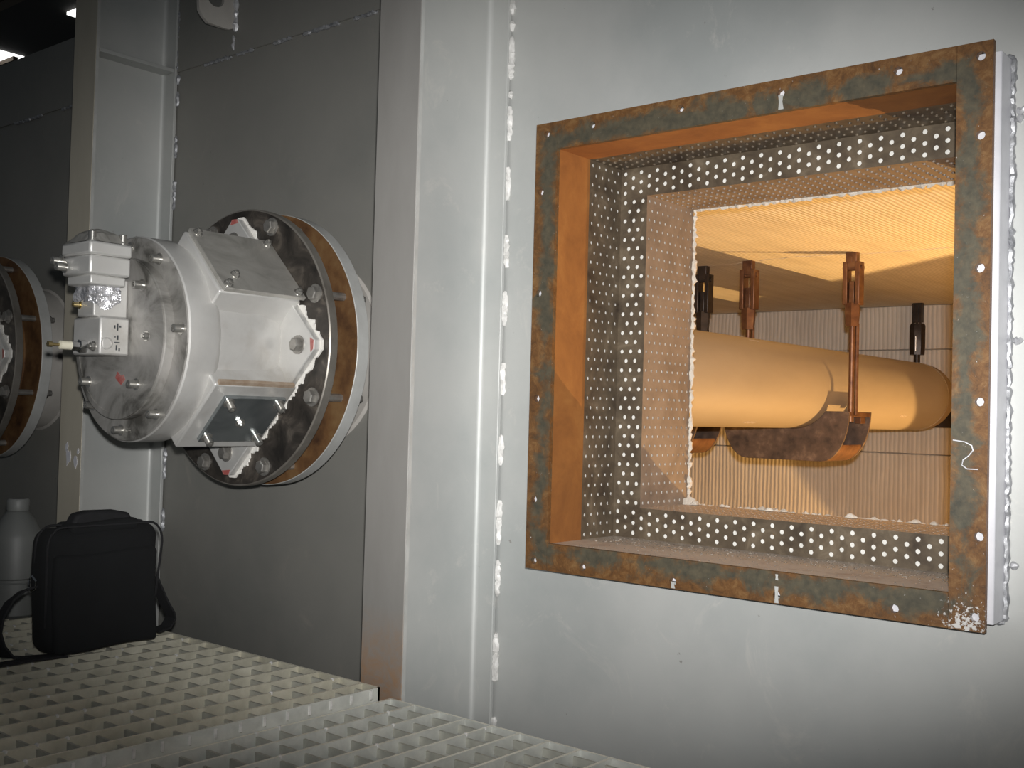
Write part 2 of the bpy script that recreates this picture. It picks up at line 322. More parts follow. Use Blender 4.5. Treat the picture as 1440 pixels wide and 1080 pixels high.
def perforate(mb, o, u, v, U, W, pu, pv, r, th):
    """sheet with staggered round holes; u, v unit vectors, hole walls go back by th along -(u x v)"""
    o, u, v = V(o), V(u), V(v); back = -(u.cross(v)) * th
    rows = max(1, round(W / pv)); q = W / rows; nu = max(1, round(U / pu)); p = U / nu
    for k in range(rows):
        odd = k % 2
        if odd:
            for a, b in ((0, p / 2), (U - p / 2, U)):
                mb.add([o + u * a + v * k * q, o + u * b + v * k * q, o + u * b + v * (k + 1) * q, o + u * a + v * (k + 1) * q], [(0, 1, 2, 3)])
        for i in range(nu - odd):
            c = o + u * ((i + 0.5 + odd * 0.5) * p) + v * ((k + 0.5) * q); cell(mb, c, u, v, p / 2, q / 2, r, back)
def cell(mb, c, u, v, hu, hv, r, back, thick_back=False, n=8):
    out = [(1, 0), (1, 1), (0, 1), (-1, 1), (-1, 0), (-1, -1), (0, -1), (1, -1)]
    vs = [c + u * a * hu + v * b * hv for a, b in out]
    inn = [c + (u * math.cos(i * math.pi / 4) + v * math.sin(i * math.pi / 4)) * r for i in range(8)]
    fs = [(i, (i + 1) % 8, 8 + (i + 1) % 8, 8 + i) for i in range(8)] + [(8 + i, 8 + (i + 1) % 8, 16 + (i + 1) % 8, 16 + i) for i in range(8)]
    mb.add(vs + inn + [q + back for q in inn], fs)
def bead(path_a, path_b, r, step=0.006, jit=0.35, wob=0.0015):
    a, b = V(path_a), V(path_b); n = max(3, int((b - a).length / step)); pts = []; rad = []
    for i in range(n + 1):
        t = i / n; pts.append(a.lerp(b, t) + V((R.uniform(-wob, wob), R.uniform(-wob, wob), R.uniform(-wob, wob))))
        e = 0.55 if i in (0, n) else 1.0
        rad.append(r * e * R.uniform(1 - jit, 1 + jit))
    return MB().tube(pts, rad, 7, 0.12)

# hex bolt meshes (axis +z, head sits on z = 0)
def bolt_mesh(name, mat, r, h, stud=0.0):
    mb = MB().lathe([(r * 1.35, 0), (r * 1.35, r * 0.18)], (0, 0, 0), (0, 0, 1), 14)
    mb.lathe([(r, r * 0.18), (r, r * 0.18 + h * 0.85), (r * 0.82, r * 0.18 + h)], (0, 0, 0), (0, 0, 1), 6)
    if stud: mb.cyl((0, 0, h), (0, 0, h + stud), r * 0.55, 10)
    return mb.mesh(name, mat)
def cap_mesh(name, mat, r, h):
    mb = MB().lathe([(r * 1.5, 0), (r * 1.5, 0.0015)], (0, 0, 0), (0, 0, 1), 14)
    mb.lathe([(r, 0.0015), (r, h), (r * 0.85, h + 0.001), (r * 0.5, h + 0.001), (r * 0.5, h - 0.004), (0, h - 0.004)], (0, 0, 0), (0, 0, 1), 14)
    return mb.mesh(name, mat)
HEX = bolt_mesh('hex_bolt', 'bolt_dull', 0.0145, 0.012)
HEXS = bolt_mesh('hex_bolt_small', 'bolt', 0.0075, 0.007, 0.004)
NUT = bolt_mesh('hex_nut', 'bolt_dull', 0.0135, 0.012, 0.012)
CAP = cap_mesh('socket_screw', 'bolt', 0.0078, 0.018)
def put(name, me, parent, loc, axis, spin=0.0):
    o = link(name, me, parent); o.location = loc
    o.rotation_mode = 'QUATERNION'; o.rotation_quaternion = V(axis).to_track_quat('Z', 'Y') @ Matrix.Rotation(spin, 4, 'Z').to_quaternion()
    return o

# ------------------------------------------------------------------ setting: furnace shell
WY = 1.66
FX0, FX1, FZ0, FZ1 = -1.289, -0.466, -0.289, 0.545       # rusty frame, outside
GX0, GX1, GZ0, GZ1 = -1.240, -0.515, -0.240, 0.494       # opening, first width
HX0, HX1, HZ0, HZ1 = -1.178, -0.577, -0.180, 0.436       # opening, narrow width
Y1, Y2, Y3 = 1.707, 1.816, 1.995
LX0, LX1, FLOOR, ROOF, BACK = -6.0, 2.4, -1.5, 0.50, 4.63

wf = frame_box(MB(), LX0, LX1, -1.7, 1.10, GX0 - 0.006, GX1 + 0.006, GZ0 - 0.006, GZ1 + 0.006, WY, WY + 0.010).build('wall_front', 'paint')
struct(wf, 'grey aluminium-painted steel furnace wall around the square opening', 'wall')
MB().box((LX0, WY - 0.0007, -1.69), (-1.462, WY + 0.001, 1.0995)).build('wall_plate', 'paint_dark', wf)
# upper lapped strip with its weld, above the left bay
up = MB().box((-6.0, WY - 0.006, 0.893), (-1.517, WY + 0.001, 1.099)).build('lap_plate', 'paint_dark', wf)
for a, b in ((-2.46, -2.34), (-2.32, -2.25), (-2.17, -2.10), (-2.06, -1.93), (-1.88, -1.80), (-1.78, -1.62), (-3.2, -3.0), (-3.5, -3.32)):
    bead((a, WY - 0.004, 0.890), (b, WY - 0.004, 0.890), 0.0045).build('weld_bead', 'weld_dark', wf)
lin = frame_box(MB(), LX0, LX1, FLOOR, ROOF + 0.3, GX0 - 0.002, GX1 + 0.002, GZ0 - 0.002, GZ1 + 0.002, WY + 0.012, Y2 + 0.0022)
li1 = lin.build('wall_lining', 'fibre_white'); struct(li1, 'white fibre lining packed behind the front steel wall', 'wall')
frame_box(MB(), LX0, LX1, FLOOR, ROOF + 0.3, HX0 - 0.002, HX1 + 0.002, HZ0 - 0.002, HZ1 + 0.002, Y2 + 0.0022, Y3).build('hot_face', 'fibre_white', li1)

wb = MB().box((LX0, BACK + 0.02, FLOOR), (LX1, BACK + 0.2, ROOF + 0.3)).build('wall_back', 'seam')
struct(wb, 'far furnace wall of ribbed brown fibre modules seen through the opening', 'wall')
zs = [ROOF, 0.312, -0.128, -0.57, -1.0, FLOOR]
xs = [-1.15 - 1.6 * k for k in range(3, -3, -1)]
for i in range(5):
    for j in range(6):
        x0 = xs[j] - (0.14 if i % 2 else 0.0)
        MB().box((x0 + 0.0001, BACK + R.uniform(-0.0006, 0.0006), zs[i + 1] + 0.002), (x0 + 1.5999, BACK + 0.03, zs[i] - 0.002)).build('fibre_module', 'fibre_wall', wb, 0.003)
ce = MB().box((LX0, WY + 0.05, ROOF + 0.01), (LX1, BACK + 0.2, ROOF + 0.3)).build('ceiling', 'seam')
struct(ce, 'furnace roof of pale ribbed fibre blanket lit orange from below', 'ceiling')
# two strips of blanket meet along a ragged seam at hanger depth
def roof_strip(ya, yb, mat='fibre_roof'):
    n = 40; fx = lambda y, i, s: y
    top = []; bot = []
    for i in range(n + 1):
        x = LX0 + (LX1 - LX0) * i / n; top.append((x, ya, ROOF)); bot.append((x, yb, ROOF))
    mb = MB()
    return mb
def seam_y(x):
    t = (x + 1.68) / 0.42
    return 3.155 - 0.045 * math.sin(max(0, min(1, t)) * math.pi) + 0.006 * math.sin(x * 61) + 0.004 * math.sin(x * 143)
xsr = [LX0] + [-1.70 + 0.012 * i for i in range(38)] + [LX1]
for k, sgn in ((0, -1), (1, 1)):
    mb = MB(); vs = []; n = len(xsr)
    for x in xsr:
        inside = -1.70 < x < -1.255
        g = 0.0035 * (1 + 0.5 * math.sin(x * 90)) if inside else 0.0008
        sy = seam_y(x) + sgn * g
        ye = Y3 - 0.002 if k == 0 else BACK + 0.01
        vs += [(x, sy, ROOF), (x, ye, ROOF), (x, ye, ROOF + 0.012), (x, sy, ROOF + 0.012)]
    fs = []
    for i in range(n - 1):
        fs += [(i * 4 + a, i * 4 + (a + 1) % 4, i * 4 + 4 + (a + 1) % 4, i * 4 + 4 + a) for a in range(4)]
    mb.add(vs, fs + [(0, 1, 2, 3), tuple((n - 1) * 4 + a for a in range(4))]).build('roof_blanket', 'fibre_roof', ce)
fl = MB().box((LX0, Y3, FLOOR - 0.2), (LX1, BACK + 0.2, FLOOR)).build('furnace_floor', 'floor_brick')
struct(fl, 'furnace floor below the tubes, out of sight under the opening', 'floor')
for nm, x in (('wall_left', LX0), ('wall_right', LX1 - 0.15)):
    struct(MB().box((x, Y3, FLOOR), (x + 0.15, BACK + 0.02, ROOF)).build(nm, 'floor_brick'), 'end wall of the furnace chamber, %s' % ('beyond the left tubes' if x < 0 else 'right of the opening'), 'wall')
struct(MB().box((-9, -4, -1.9), (4, WY, -1.72)).build('floor', 'concrete'), 'concrete ground under the steel grating walkway', 'floor')

# ------------------------------------------------------------------ hall roof with rooflights, upper left
hr = MB().box((-30, 1.0, 4.05), (-4.5, 22, 4.15)).build('hall_roof', 'hall'); struct(hr, 'dark hall roof high behind the furnace, upper left', 'ceiling')
for y in (4.9, 6.6, 8.6): MB().box((-30, y, 3.90), (-4.6, y + 0.12, 4.05)).build('purlin', 'purlin', hr)
def rooflight(x0, x1, y0, y1, label):
    o = empty('rooflight', ((x0 + x1) / 2, (y0 + y1) / 2, 4.0), label, 'skylight', 'rooflights in the hall roof')
    MB().box((x0 - (x0 + x1) / 2, y0 - (y0 + y1) / 2, 0.02), (x1 - (x0 + x1) / 2, y1 - (y0 + y1) / 2, 0.05)).build('pane', 'sky', o)
    mb = MB(); hx, hy = (x1 - x0) / 2, (y1 - y0) / 2
    for q in (0.30, 0.62, 0.90): mb.box((-hx, -hy + 2 * hy * q - 0.03, -0.03), (hx, -hy + 2 * hy * q + 0.03, 0.03))
    mb.box((hx - 0.45, -hy, -0.02), (hx - 0.39, hy, 0.03))
    mb.build('glazing_bar', 'purlin', o)
    return o
rooflight(-16.5, -12.70, 5.05, 6.09, 'bright slatted rooflight cut off by the left picture edge')
rooflight(-10.87, -9.2, 5.64, 7.0, 'small bright rooflight peeping out beside the left beam top')

# ------------------------------------------------------------------ beams
def beam(cx, yf, label, welds, face='flange'):
    o = empty('steel_beam', (cx, WY, -1.7), label, 'beam', 'upright steel beams on the furnace wall')
    z0, z1 = 0.0, 3.3; h = 0.0545; t = 0.009; yi = WY - 0.003; L = yf - WY; Q = -0.003
    MB().box((-h, L, z0), (h - 0.0004, L + t, z1)).build('outer_flange', face, o, 0.001)
    MB().box((h - 0.0005, L + 0.001, z0), (h + 0.0006, L + t - 0.0005, z1)).build('flange_edge_glint', 'rim_paint', o)  # paler strip standing in for the highlight along the edge
    MB().box((-h, Q - t, z0), (h, Q, z1)).build('inner_flange', 'paint', o, 0.0015)
    r = 0.011; wt = 0.004; a = L + t; bq = Q - t; pts = []
    arc = [(r - r * math.sin(q), r - r * math.cos(q)) for q in [math.pi / 2 * i / 5 for i in range(6)]]   # (dx from web, dy from flange)
    right = [(wt + dx, bq - dy) for dx, dy in arc]              # at inner flange, going outwards
    right2 = [(wt + dx, a + dy) for dx, dy in reversed(arc)]
    prof = right + right2; prof = prof + [(-x, y) for x, y in reversed(prof)]
    MB().prism([(x, y, z0) for x, y in prof], (0, 0, z1 - z0)).build('web', 'paint', o)
    for za, zb, m in welds:
        bead((h + 0.001, -0.001, za + 1.7), (h + 0.001, -0.001, zb + 1.7), 0.0065, 0.0055, 0.3).build('weld_bead', m, o)
    return o
w1 = [(a, b, 'weld') for a, b in ((0.80, 0.83), (0.765, 0.785), (0.667, 0.752), (0.628, 0.645), (0.545, 0.613), (0.425, 0.489), (0.288, 0.355), (0.174, 0.242), (0.033, 0.099), (-0.105, -0.045), (-0.261, -0.175), (-0.361, -0.293), (-0.533, -0.436), (0.92, 1.0), (-0.68, -0.6))]
beam(-1.4615, 1.402, 'pale upright steel beam with broken weld line, beside the rusty opening', w1)
w2 = [(a, b, 'weld_dark') for a, b in ((0.86, 0.885), (0.80, 0.84), (0.66, 0.72), (0.52, 0.60), (0.90, 0.955), (0.98, 1.08), (-0.20, -0.12), (-0.34, -0.28))]
b2 = beam(-2.6365, 1.420, 'upright steel beam with a cross stiffener, behind the black bag', w2, 'flange_beige')
MB().box((0.0042, -0.228, 2.590), (0.053, -0.0125, 2.600)).build('stiffener', 'paint', b2, 0.001)
mb = MB()
for (x, z, s, k) in ((-0.006, -0.142, 0.016, 9), (0.030, -0.150, 0.013, 8), (-0.016, -0.115, 0.010, 7), (0.04, -0.128, 0.007, 6)):
    pts = [(x + s * R.uniform(0.4, 0.9) * math.cos(6.283 * i / k), -0.2412, 1.7 + z + s * R.uniform(0.7, 1.7) * math.sin(6.283 * i / k)) for i in range(k)]
    mb.prism(pts, (0, 0.0013, 0))
tag(mb.build('paint_splash', 'neck', b2), 'white paint splashed on the beam face')

# lifting lug on the wall, top left
lg = empty('lifting_lug', (-2.33, WY - 0.006, 0.95), 'small steel lifting lug with a round hole at the top edge', 'lug')
pts = [(0, 0, 0), (0, -0.085, 0.0), (0, -0.108, 0.020), (0, -0.112, 0.060), (0, -0.112, 0.14), (0, 0, 0.14)]
# plate with a hole: outline joined to a hole loop
out = [(0.0, 0.0), (-0.085, 0.0), (-0.108, 0.022), (-0.112, 0.07), (-0.108, 0.118), (-0.085, 0.14), (0.0, 0.14), (0.0, 0.07)]
cy, cz, hr_ = -0.062, 0.072, 0.026
mbl = MB(); n = 24; ov = []; iv = []
def hit(ang):
    d = V((math.cos(ang), math.sin(ang))); best = None
    for i in range(len(out)):
        p = V(out[i]) - V((cy, cz)); q = V(out[(i + 1) % len(out)]) - V((cy, cz)); e = q - p
        den = d.x * e.y - d.y * e.x
        if abs(den) < 1e-9: continue
        t = (p.x * e.y - p.y * e.x) / den; s_ = (p.x * d.y - p.y * d.x) / den
        if t > 0 and -1e-6 <= s_ <= 1 + 1e-6 and (best is None or t < best): best = t
    return V((cy, cz)) + d * best
for i in range(n):
    a_ = 2 * math.pi * i / n; h_ = hit(a_); ov.append((h_.x, h_.y)); iv.append((cy + hr_ * math.cos(a_), cz + hr_ * math.sin(a_)))
vs = [(x, y, z) for x in (0.006, -0.006) for y, z in ov + iv]; fs = []
for i in range(n):
    j = (i + 1) % n
    fs += [(i, j, n + j, n + i), (2 * n + i, 2 * n + j, 3 * n + j, 3 * n + i), (i, j, 2 * n + j, 2 * n + i), (n + i, n + j, 3 * n + j, 3 * n + i)]
mbl.add(vs, fs).build('plate', 'stub', lg, 0.001)
bead((0.008, -0.002, 0.0), (0.008, -0.002, 0.14), 0.0075, 0.006).build('weld_bead', 'weld_grey', lg)
bead((0.004, -0.004, -0.05), (0.004, -0.004, -0.01), 0.004, 0.006).build('weld_bead', 'weld_grey', lg)

# ------------------------------------------------------------------ opening: neck, rusty frame, perforated lining
fo = empty('access_door_frame', ((FX0 + FX1) / 2, WY, FZ0), 'rusty square flanged frame with bolt holes around the furnace opening', 'frame')
OX, OY, OZ = (FX0 + FX1) / 2, WY, FZ0
def P(x, y, z): return V((x - OX, y - OY, z - OZ))
class LB(MB):                                            # same helpers, world coordinates shifted to the frame's base
    def build(s, name, mat, parent=None, **k):
        s.v = [(x - OX, y - OY, z - OZ) for x, y, z in s.v]; return MB.build(s, name, mat, parent, **k)
nk = frame_box(LB(), -1.297, -0.4575, -0.278, 0.530, GX0 - 0.006, GX1 + 0.006, GZ0 - 0.006, GZ1 + 0.006, 1.6105, WY - 0.0005).build('neck', 'neck', fo, bevel=0.0015)
nk['label'] = 'white-primed side of the neck behind the rusty frame'
def ragged(a, b, r, m='weld_grey'):
    mb = bead(a, b, r, 0.006, 0.25, 0.0014); q = LB(); q.v = mb.v; q.f = mb.f; return q.build('weld_bead', m, fo)
wx0, wx1, wz0, wz1 = -1.299, -0.4555, -0.280, 0.532
for a, b in (((wx1, WY, wz0), (wx1, WY, wz1)), ((wx0, WY, wz0), (wx0, WY, wz1)), ((wx0, WY, wz0), (wx1, WY, wz0)), ((wx0, WY, wz1), (wx1, WY, wz1))): ragged(a, b, 0.0050, 'weld_dark')
for z in (0.44, 0.12, -0.20, 0.452): ragged((wx1 + 0.006, WY - 0.001, z), (wx1 + 0.016, WY - 0.001, z + 0.004), 0.0055, 'weld_grey')
# frame bars: strips of cells, one round hole per cell
def bar(axis, lo, hi, c0, c1, holes, name='frame_bar'):
    """axis 'x' or 'z'; lo..hi along it, c0..c1 across; holes: (along, across)"""
    mb = LB(); hs = sorted(holes); cuts = []; r = 0.0068; yf, yb = 1.600, 1.6095
    mk = (lambda a, c, y: V((a, y, c))) if axis == 'x' else (lambda a, c, y: V((c, y, a)))
    pos = lo
    def quad(a0, a1, k0, k1):
        if a1 - a0 < 1e-5 or k1 - k0 < 1e-5: return
        mb.add([mk(a0, k0, yf), mk(a1, k0, yf), mk(a1, k1, yf), mk(a0, k1, yf)], [(0, 1, 2, 3)])
    for a, c in hs:
        h = 0.0105; quad(pos, a - h, c0, c1)
        quad(a - h, a + h, c0, c - h); quad(a - h, a + h, c + h, c1)
        u = mk(1, 0, 0) - mk(0, 0, 0); v = mk(0, 1, 0) - mk(0, 0, 0)
        cell(mb, mk(a, c, yf), u, v, h, h, r, V((0, 0.0100, 0))); pos = a + h
    quad(pos, hi, c0, c1)
    e = [(lo, c0), (hi, c0), (hi, c1), (lo, c1)]
    for i in range(4):
        (a0, k0), (a1, k1) = e[i], e[(i + 1) % 4]
        mb.add([mk(a0, k0, yf), mk(a1, k1, yf), mk(a1, k1, yb), mk(a0, k0, yb)], [(0, 1, 2, 3)])
    return mb.build(name, 'rustframe', fo, smooth=20)
bar('z', FZ0, FZ1, FX0, GX0 + 0.001, [(0.524, -1.264), (0.416, -1.275), (0.225, -1.274), (0.028, -1.272), (-0.160, -1.272), (-0.274, -1.269)])
bar('z', FZ0, FZ1, GX1 - 0.001, FX1, [(0.524, -0.483), (0.411, -0.482), (0.222, -0.480), (0.033, -0.478), (-0.156, -0.476), (-0.269, -0.480)])
bar('x', GX0 + 0.0015, GX1 - 0.0015, GZ1 - 0.001, FZ1, [(-1.160, 0.526), (-0.975, 0.527), (-0.790, 0.522), (-0.601, 0.524)])
bar('x', GX0 + 0.0015, GX1 - 0.0015, FZ0, GZ0 + 0.001, [(-1.157, -0.274), (-0.969, -0.277), (-0.780, -0.276), (-0.593, -0.272)])
# rusty plates lining the first part of the neck
t = 0.004
for nm, a, b in (('jamb_plate', (GX0 - t, 1.6055, GZ0), (GX0, Y1, GZ1)), ('jamb_plate', (GX1, 1.6055, GZ0), (GX1 + t, Y1, GZ1)),
                 ('head_plate', (GX0, 1.6055, GZ1), (GX1, Y1, GZ1 + t)), ('sill_plate', (GX0, 1.6055, GZ0 - t), (GX1, Y1, GZ0))):
    LB().box(a, b).build(nm, 'rustplate', fo)
def sheet(name, o, u, v, U, W, mat, across=0.0218, along=0.0188, r=0.0034, off=0.0):
    mb = LB(); perforate(mb, o, u, v, U, W, across, along, r, 0.0016); return mb.build(name, mat, fo, smooth=0)
ey, ex, ez = V((0, 1, 0)), V((1, 0, 0)), V((0, 0, 1))
W1, H1, W2, H2 = GX1 - GX0, GZ1 - GZ0, HX1 - HX0, HZ1 - HZ0
# u x v must look into the opening
sheet('perforated_sheet', (GX0, Y1, GZ0), ey, ez, Y2 - Y1, H1, 'perf')
sheet('perforated_sheet', (GX1, Y2, GZ0), -ey, ez, Y2 - Y1, H1, 'perf')
sheet('perforated_sheet', (GX1, Y1, GZ1), ey, -ex, Y2 - Y1, W1, 'perf')   # head: looks down
sheet('perforated_sheet', (GX0, Y1, GZ0), ey, ex, Y2 - Y1, W1, 'perf') if False else sheet('perforated_sheet', (GX0, Y2, GZ0), -ey, ex, Y2 - Y1, W1, 'perf')
kw = dict(across=0.019, along=0.0188, r=0.0043)
sheet('perforated_strip', (GX0, Y2, HZ0), ex, ez, HX0 - GX0, H2, 'perf', **kw)
sheet('perforated_strip', (HX1, Y2, HZ0), ex, ez, GX1 - HX1, H2, 'perf', **kw)
sheet('perforated_strip', (GX0, Y2, GZ1), -ez, ex, GZ1 - HZ1, W1, 'perf', **kw)
sheet('perforated_strip', (GX0, Y2, HZ0), -ez, ex, HZ0 - GZ0, W1, 'perf', **kw)
kw = dict(across=0.0205, along=0.0188, r=0.0032)
sheet('perforated_sheet', (HX0, Y2, HZ0), ey, ez, Y3 - Y2, H2, 'perf_in', **kw)
sheet('perforated_sheet', (HX1, Y3, HZ0), -ey, ez, Y3 - Y2, H2, 'perf_in', **kw)
sheet('perforated_sheet', (HX1, Y2, HZ1), ey, -ex, Y3 - Y2, W2, 'perf_in', **kw)
sheet('perforated_sheet', (HX0, Y3, HZ0), -ey, ex, Y3 - Y2, W2, 'perf_in', **kw)
# ragged fibre round the inner end
def fluff(a, b, r):
    mb = bead(a, b, r, 0.006, 0.6, 0.002); q = LB(); q.v = mb.v; q.f = mb.f; return q.build('fibre_fringe', 'fringe', fo)
fluff((HX0 + 0.001, Y3 + 0.004, HZ0), (HX0 + 0.001, Y3 + 0.004, HZ1), 0.0045)
fluff((HX1 - 0.001, Y3 + 0.004, HZ0), (HX1 - 0.001, Y3 + 0.004, HZ1), 0.006)
fluff((HX0, Y3 + 0.004, HZ1 - 0.001), (HX1, Y3 + 0.004, HZ1 - 0.001), 0.004)
fluff((HX0, Y3 + 0.006, HZ0 - 0.003), (HX1, Y3 + 0.006, HZ0 - 0.003), 0.004)
def lump(x, y, z, s, parent, mat, name):
    mb = LB(); n = 7; vs = [(x, y, z + s * 0.8)]
    for k, (q, hh) in enumerate(((0.6, 0.55), (1.0, 0.12), (1.05, -0.1))):
        for i in range(n):
            a = 6.283 * i / n; rr = s * q * R.uniform(0.7, 1.35); vs.append((x + rr * math.cos(a), y + rr * math.sin(a) * 0.8, z + s * hh))
    fs = [(0, 1 + i, 1 + (i + 1) % n) for i in range(n)]
    for k in range(2): fs += [(1 + k * n + i, 1 + (k + 1) * n + i, 1 + (k + 1) * n + (i + 1) % n, 1 + k * n + (i + 1) % n) for i in range(n)]
    mb.add(vs, fs).build(name, mat, parent)
for x, y, s in ((-1.165, 1.985, 0.018), (-1.150, 1.98, 0.010), (-1.00, 1.985, 0.009), (-0.985, 1.978, 0.008), (-0.955, 1.985, 0.007), (-0.82, 1.985, 0.010), (-0.70, 1.985, 0.008), (-0.665, 1.98, 0.007), (-1.09, 1.985, 0.006), (-0.625, 1.985, 0.011)):
    lump(x, y, HZ0 + 0.002, s, fo, 'fringe', 'fibre_lump')
# loose crumbs and scale on the sill, too small to tell apart: one part
mb = LB()
for i in range(260):
    x = R.uniform(GX0 + 0.03, GX1 - 0.01); y = R.uniform(1.615, Y2 - 0.01); s = R.uniform(0.0006, 0.0018) * (1.3 if y > 1.7 else 0.7)
    a = R.uniform(0, 3.14); u = V((math.cos(a) * s, math.sin(a) * s, 0)); v = V((-math.sin(a) * s * 0.7, math.cos(a) * s * 0.7, 0))
    mb.obox((x, y, GZ0 + s * 0.35), u, v, (0, 0, s * 0.5))
tag(mb.build('scale_crumbs', 'crumb', fo, smooth=0), kind='stuff')
# drips of white paint below some holes, a chalk squiggle on the right bar
def drip(x, z0, z1, wd):
    LB().prism([(x - wd * 0.9, 1.5995, z0), (x + wd * 0.9, 1.5995, z0), (x + wd * 0.7, 1.5995, (z0 + z1) / 2), (x + wd * 1.2, 1.5995, z1), (x - wd * 0.8, 1.5995, z1), (x - wd * 0.6, 1.5995, (z0 + z1) / 2)], (0, 0.0008, 0)).build('paint_drip', 'rim_paint', fo)
drip(-0.790, 0.519, 0.496, 0.0045); drip(-0.969, -0.277, -0.288, 0.004); drip(-0.780, -0.262, -0.288, 0.0035); drip(-0.780, -0.243, -0.252, 0.0025)
pts = []
for i in range(26):
    q = i / 25; a = math.radians(90 + 185 * min(1, q * 1.25)); 
    pts.append((-0.487 - 0.012 * math.sin(q * 3.3) + 0.010 * q - 0.012 * (1 - q), 1.5993, -0.020 - 0.042 * q))
LB().tube([(-0.513, 1.5993, -0.022), (-0.497, 1.5993, -0.024), (-0.487, 1.5993, -0.029), (-0.4855, 1.5993, -0.036), (-0.491, 1.5993, -0.043), (-0.499, 1.5993, -0.050), (-0.500, 1.5993, -0.057), (-0.493, 1.5993, -0.062), (-0.478, 1.5993, -0.062)], 0.0009, 5).build('chalk_mark', 'neck', fo)

# ------------------------------------------------------------------ radiant tubes and their supports
TR, TZ = 0.126, 0.1025
BY = 4.12                                               # where the legs meet the return bend
def leg_mesh(cx): return MB().lathe([(TR, 0.0), (TR, BY - Y3)], (cx, Y3 - BY, 0), (0, 1, 0), 96)
ut = empty('radiant_tube', (-1.73, BY, TZ), 'large matt U-shaped radiant tube crossing the furnace behind the opening', 'pipe')
for x in (0.265, -0.265): leg_mesh(x).build('tube_leg', 'tube', ut)
pts = [(0.265 * math.cos(math.pi * i / 40), 0.265 * math.sin(math.pi * i / 40), 0) for i in range(41)]
mb = MB(); vs = []; fs = []
for i in range(41):
    a = math.pi * i / 40; c = V((math.cos(a), math.sin(a), 0))
    for k in range(64):
        q = 2 * math.pi * k / 64; vs.append(c * (0.265 + TR * math.cos(q)) + V((0, 0, TR * math.sin(q))))
for i in range(40): fs += [(i * 64 + k, i * 64 + (k + 1) % 64, (i + 1) * 64 + (k + 1) % 64, (i + 1) * 64 + k) for k in range(64)]
mb.add(vs, fs).build('return_bend', 'tube_bend', ut)
MB().ring((0.265, -0.004, 0), (0, 1, 0), TR - 0.004, TR + 0.0012, 0.008, 80).build('weld_seam', 'tube', ut)
for (y, a) in ((3.715, -38), (2.68, -62), (2.70, 64)):
    mb = MB(); q = math.radians(a)
    for k in range(5):
        p = V((0.265 + math.cos(q) * (TR + 0.0003), y - BY + k * 0.012, math.sin(q) * TR)); u = V((-math.sin(q), 0, math.cos(q)))
        mb.obox(p, u * 0.003, V((0, 0.005, 0)) + u * 0.002 * (-1) ** k, V((math.cos(q), 0, math.sin(q))) * 0.0006)
    tag(mb.build('stamp_mark', 'seam', ut), 'faint dark stamped mark on the tube', kind='stuff')
def clevis(o, x, y, ztop, scale=1.0, mat='hanger'):
    """hanging gear from the roof down to the rod; local coordinates of the support"""
    s = scale
    MB().box((x - 0.020 * s, y - 0.012 * s, ztop - 0.045 * s), (x + 0.014 * s, y + 0.012 * s, ztop + 0.02)).build('roof_lug', mat, o, 0.002)
    MB().cyl((x, y, ztop - 0.015 * s), (x, y, ztop - 0.03), 0.0125 * s, 10).build('bolt', mat, o)
    for q in (-1, 1):
        MB().box((x + q * 0.019 * s - 0.007 * s, y - 0.018 * s, ztop - 0.155 * s), (x + q * 0.019 * s + 0.007 * s, y + 0.018 * s, ztop - 0.028 * s)).build('clevis_plate', mat, o, 0.002)
    MB().cyl((x - 0.030 * s, y, ztop - 0.045 * s), (x + 0.030 * s, y, ztop - 0.045 * s), 0.009 * s, 12).build('pin', mat, o)
    MB().box((x - 0.010 * s, y - 0.008 * s, ztop - 0.150 * s), (x + 0.006 * s, y + 0.012 * s, ztop - 0.085 * s)).build('tongue', mat, o, 0.002)
    MB().lathe([(0.020 * s, -0.068 * s), (0.023 * s, -0.03 * s), (0.023 * s, 0.0)], (x - 0.001, y, ztop - 0.150 * s), (0, 0, 1), 6).build('lower_fork', mat, o)
